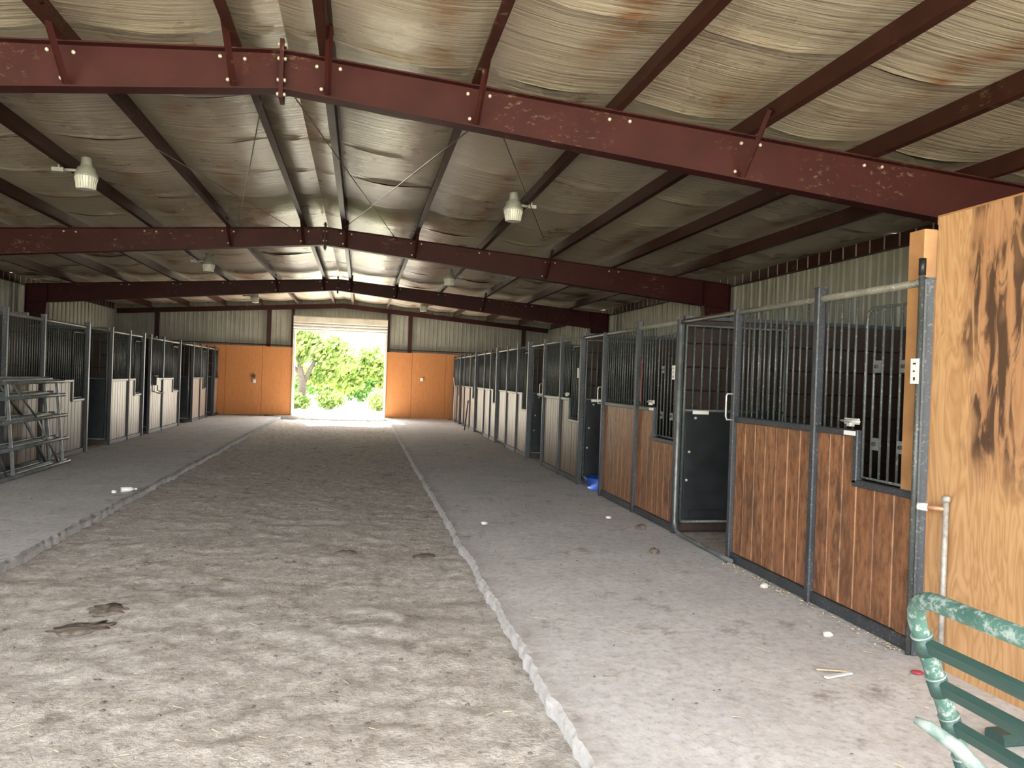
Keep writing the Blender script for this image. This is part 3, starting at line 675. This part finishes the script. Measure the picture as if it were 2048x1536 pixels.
# ------------------------------------------------------------------ litter on the floor
def lump(name, lab, cat, x, y, z, r, mat, sq=.5, el=1.0, rot=0, seed=0):
    b = MB(); n, k = 9, (12 if sq > .25 else 28); vs = []
    for i in range(n+1):
        a = math.pi*i/n
        for j in range(k):
            p = Vector((math.sin(a)*math.cos(2*math.pi*j/k)*el, math.sin(a)*math.sin(2*math.pi*j/k), math.cos(a)*sq))
            p = p*(1+(.28 if sq > .25 else .75)*fbm(p.x*(1.7 if sq > .25 else 3.1)+seed, p.y*(1.7 if sq > .25 else 3.1), p.z)); q = math.cos(rot)*p.x-math.sin(rot)*p.y; w_ = math.sin(rot)*p.x+math.cos(rot)*p.y
            vs.append((q*r, w_*r, p.z*r))
    b.add(vs, [(i*k+j, (i+1)*k+j, (i+1)*k+(j+1) % k, i*k+(j+1) % k) for i in range(n) for j in range(k)], True)
    o = b.build(name, mat, None, (x, y, z)); o['label'] = lab; o['category'] = cat; return o
lump('dung_pile', 'flat dark manure patch alone on the dirt near the left curb', 'manure', -1.62, 5.62, -.095, .12, 'dung', .16, 1.25, 0, 1)
lump('dung_pile', 'flat dark manure patch just below the lone one near the left curb', 'manure', -1.66, 5.24, -.095, .11, 'dung', .14, 1.5, .3, 2)
lump('dung_pile', 'dark manure lump at mid aisle on the dirt', 'manure', -.08, 7.25, -.09, .075, 'dung', .3, 1.3, 0, 3)
lump('dung_pile', 'scattered dark manure lump on dirt beside the right curb edge', 'manure', .62, 7.05, -.09, .09, 'dung', .3, 1.2, .4, 4)
lump('manure_ball', 'brown manure ball on concrete closest to the black doorway pipe', 'manure', 3.03, 7.9, .012, .055, 'dung', .6, 1.1, 0, 5)
lump('manure_ball', 'brown manure ball on concrete between the curb and plank stall', 'manure', 2.73, 6.75, .012, .05, 'dung', .6, 1.0, 0, 6)
lump('pebble', 'white pebble on the right concrete nearest the curb', 'stone', 1.35, 8.17, .008, .028, 'stone', .7, 1.3, .5, 7)
lump('pebble', 'white pebble on the right concrete in front of the brown stall', 'stone', 2.86, 8.5, .008, .030, 'stone', .7, 1.1, 0, 8)
lump('pebble', 'white pebble at the foot of the red-brown stall post', 'stone', 3.17, 5.55, .008, .03, 'stone', .7, 1.2, 0, 9)
lump('pebble', 'pale stone on concrete near the base of the stall by the plywood', 'stone', 2.98, 4.42, .008, .028, 'stone', .6, 1.2, 0, 10)
lump('red_scrap', 'crumpled dark red scrap on concrete beside the green gate', 'scrap', 3.10, 3.76, .008, .022, 'red_scrap', .5, 1.5, -.6, 11)
wr_ = thing('wrapper', 'torn brown and white wrapper on concrete left of the red scrap', 'litter', (2.65, 3.80, 0))
MB().box(-.11, .05, -.012, .012, .004, .012, Matrix.Rotation(-.3, 4, 'Z')).build('brown_strip', 'straw', wr_, (0, .04, 0))
MB().box(-.13, .06, -.012, .012, .004, .012, Matrix.Rotation(.25, 4, 'Z')).build('white_strip', 'white_paint', wr_, (0, -.02, 0))
bt = thing('crushed_bottle', 'crushed clear plastic bottle on the left concrete curb', 'bottle', (-2.82, 10.3, .0))
MB().tube([(-.05, -.03, .03), (.05, .03, .028), (.09, .055, .028)], [.032, .03, .012], 10).build('bottle_body', 'lens', bt)
MB().tube([(.09, .055, .028), (.11, .068, .028)], .014, 10).build('bottle_cap', 'white_plastic', bt)
lump('white_lump', 'white lump beside the crushed bottle on left concrete', 'litter', -2.93, 10.2, .015, .03, 'white_plastic', .7, 1, 0, 13)
b = MB(); rs = random.Random(3)
def clod(x, y, z, r):
    n = len(b.v); a = rs.random()*6; e = rs.uniform(.6, 1.6)
    pts = [(r*e*math.cos(a), r*e*math.sin(a), 0), (-r*math.sin(a), r*math.cos(a), 0), (-r*e*math.cos(a), -r*e*math.sin(a), 0), (r*math.sin(a), -r*math.cos(a), 0), (0, 0, r*.6), (0, 0, -r*.4)]
    b.add([(x+p[0], y+p[1], z+p[2]) for p in pts], [(0, 1, 4), (1, 2, 4), (2, 3, 4), (3, 0, 4), (1, 0, 5), (2, 1, 5), (3, 2, 5), (0, 3, 5)], True)
for i in range(900):
    x = rs.uniform(CX1+.1, CX2-.05); y = 2.5+26*rs.random()**1.7; clod(x, y, dirt((x-CX1+.05)/(CX2-CX1+.1), (y-Y0)/(YE-Y0))[2]+.004, rs.uniform(.005, .016))
for i in range(260):
    x = rs.uniform(CX2+.1, XR-.05) if i % 2 else rs.uniform(XL+.4, CX1-.05); y = 2.5+26*rs.random()**1.5; clod(x, y, .005, rs.uniform(.004, .011))
b.build('dirt_clods', 'clod', None, kind='stuff', label='small dark clods scattered over dirt and concrete', category='clods')
b = MB()
for i in range(900):
    x = rs.uniform(CX1+.1, CX2-.05) if i % 3 else rs.uniform(CX2+.1, XR-.1); y = 2.4+14*rs.random()**2; z = -.088 if x < CX2 else .006; a = rs.random()*6; l = rs.uniform(.015, .05); w_ = .003
    z = dirt((x-CX1+.05)/(CX2-CX1+.1), (y-Y0)/(YE-Y0))[2]+.006 if x < CX2 else .006
    dx, dy = math.cos(a)*l, math.sin(a)*l; b.add([(x-dx, y-dy, z), (x+dx, y+dy, z+rs.uniform(0, .006)), (x+dx-dy/l*w_, y+dy+dx/l*w_, z+.003), (x-dx-dy/l*w_, y-dy+dx/l*w_, z+.003)], [(0, 1, 2, 3)])
for i in range(160):
    t_ = rs.random(); clod(XR-.05-abs(rs.gauss(0, .05)), 4.1+t_*2.2, .006, rs.uniform(.005, .014))
b.build('straw_chaff', 'straw', None, kind='stuff', label='pale straw chaff strewn over the dirt aisle and along the stall sill', category='straw')
# ------------------------------------------------------------------ trees outside the far doorway
def foliage(b, c, R_, n, ls, rg):
    for i in range(n):
        d = Vector((rg.gauss(0, 1), rg.gauss(0, 1), rg.gauss(0, 1))).normalized()*(rg.random()**.45)
        cl = .75+.35*fbm(d.x*2.2+c[0], d.y*2.2, d.z*2.2+c[2])
        p = Vector((c[0]+d.x*R_[0]*cl, c[1]+d.y*R_[1]*cl, c[2]+d.z*R_[2]*cl))
        a = Vector((rg.gauss(0, 1), rg.gauss(0, 1), rg.gauss(0, .6))).normalized(); u_ = a.orthogonal().normalized(); q = a.cross(u_); s = ls*rg.uniform(.6, 1.3)
        b.add([p-u_*s, p+q*s*.5, p+u_*s, p-q*s*.5], [(0, 1, 2, 3)])
def tree(x, y, h, crowns, lab, mat, n, ls, seed, trunk=True):
    rg = random.Random(seed); t = thing('tree', lab, 'tree', (x, y, -.14))
    if trunk:
        b = MB(); b.tube([(0, 0, -.05), (.05, 0, h*.22), (-.1, 0, h*.4), (-.15, .1, h*.7)], [.24, .19, .13, .05], 10)
        b.tube([(.05, 0, h*.22), (.5, .1, h*.42), (.9, .2, h*.6)], [.14, .09, .03], 8); b.tube([(-.02, 0, h*.3), (-.6, .1, h*.45), (-.9, .1, h*.62)], [.1, .07, .03], 8)
        b.build('trunk', 'bark', t)
    b = MB()
    for c, R_, k in crowns: foliage(b, c, R_, int(n*k), ls, rg)
    b.build('crown', mat, t, **STUFF)
tree(-2.78, 38.0, 5.0, [((-.5, .2, 3.3), (2.0, 1.4, 1.7), 1), ((1.5, .4, 2.6), (1.4, 1.3, 1.2), .7), ((-.6, .6, 4.8), (1.9, 1.4, 1.0), .6), ((.9, .6, 1.5), (1.0, .7, .6), .4), ((-1.2, .5, 1.9), (.8, .6, .7), .3)], 'leafy green tree with forked trunk at the left of the doorway view', 'leaf', 3300, .15, 1)
tree(.75, 41, 3.9, [((-.2, 0, 2.35), (1.8, 1.4, 1.15), 1), ((-1.5, .3, 1.4), (1.3, 1, .9), .6), ((1.0, .1, 1.3), (1.3, 1, 1.1), .6)], 'lower round green tree at the right of the doorway view', 'leaf', 3000, .15, 2, False)
tree(-1.9, 36.5, 1.4, [((-1.2, .5, .35), (1.1, .7, .45), .5), ((.5, .6, .45), (.9, .7, .55), .5)], 'low leafy bush at the foot of the forked tree outside', 'leaf', 2400, .10, 5, False)
tree(1.0, 37.0, 1.4, [((0, 0, .5), (.85, .8, .65), 1)], 'low leafy bush at the right edge of the doorway view', 'leaf', 1800, .10, 6, False)
tree(-.6, 47, 2.4, [((0, 0, 1.2), (5.5, 1.0, 1.3), 1)], 'dark green bushes behind the two trees beyond the doorway', 'leaf_dark', 6500, .15, 3, False)
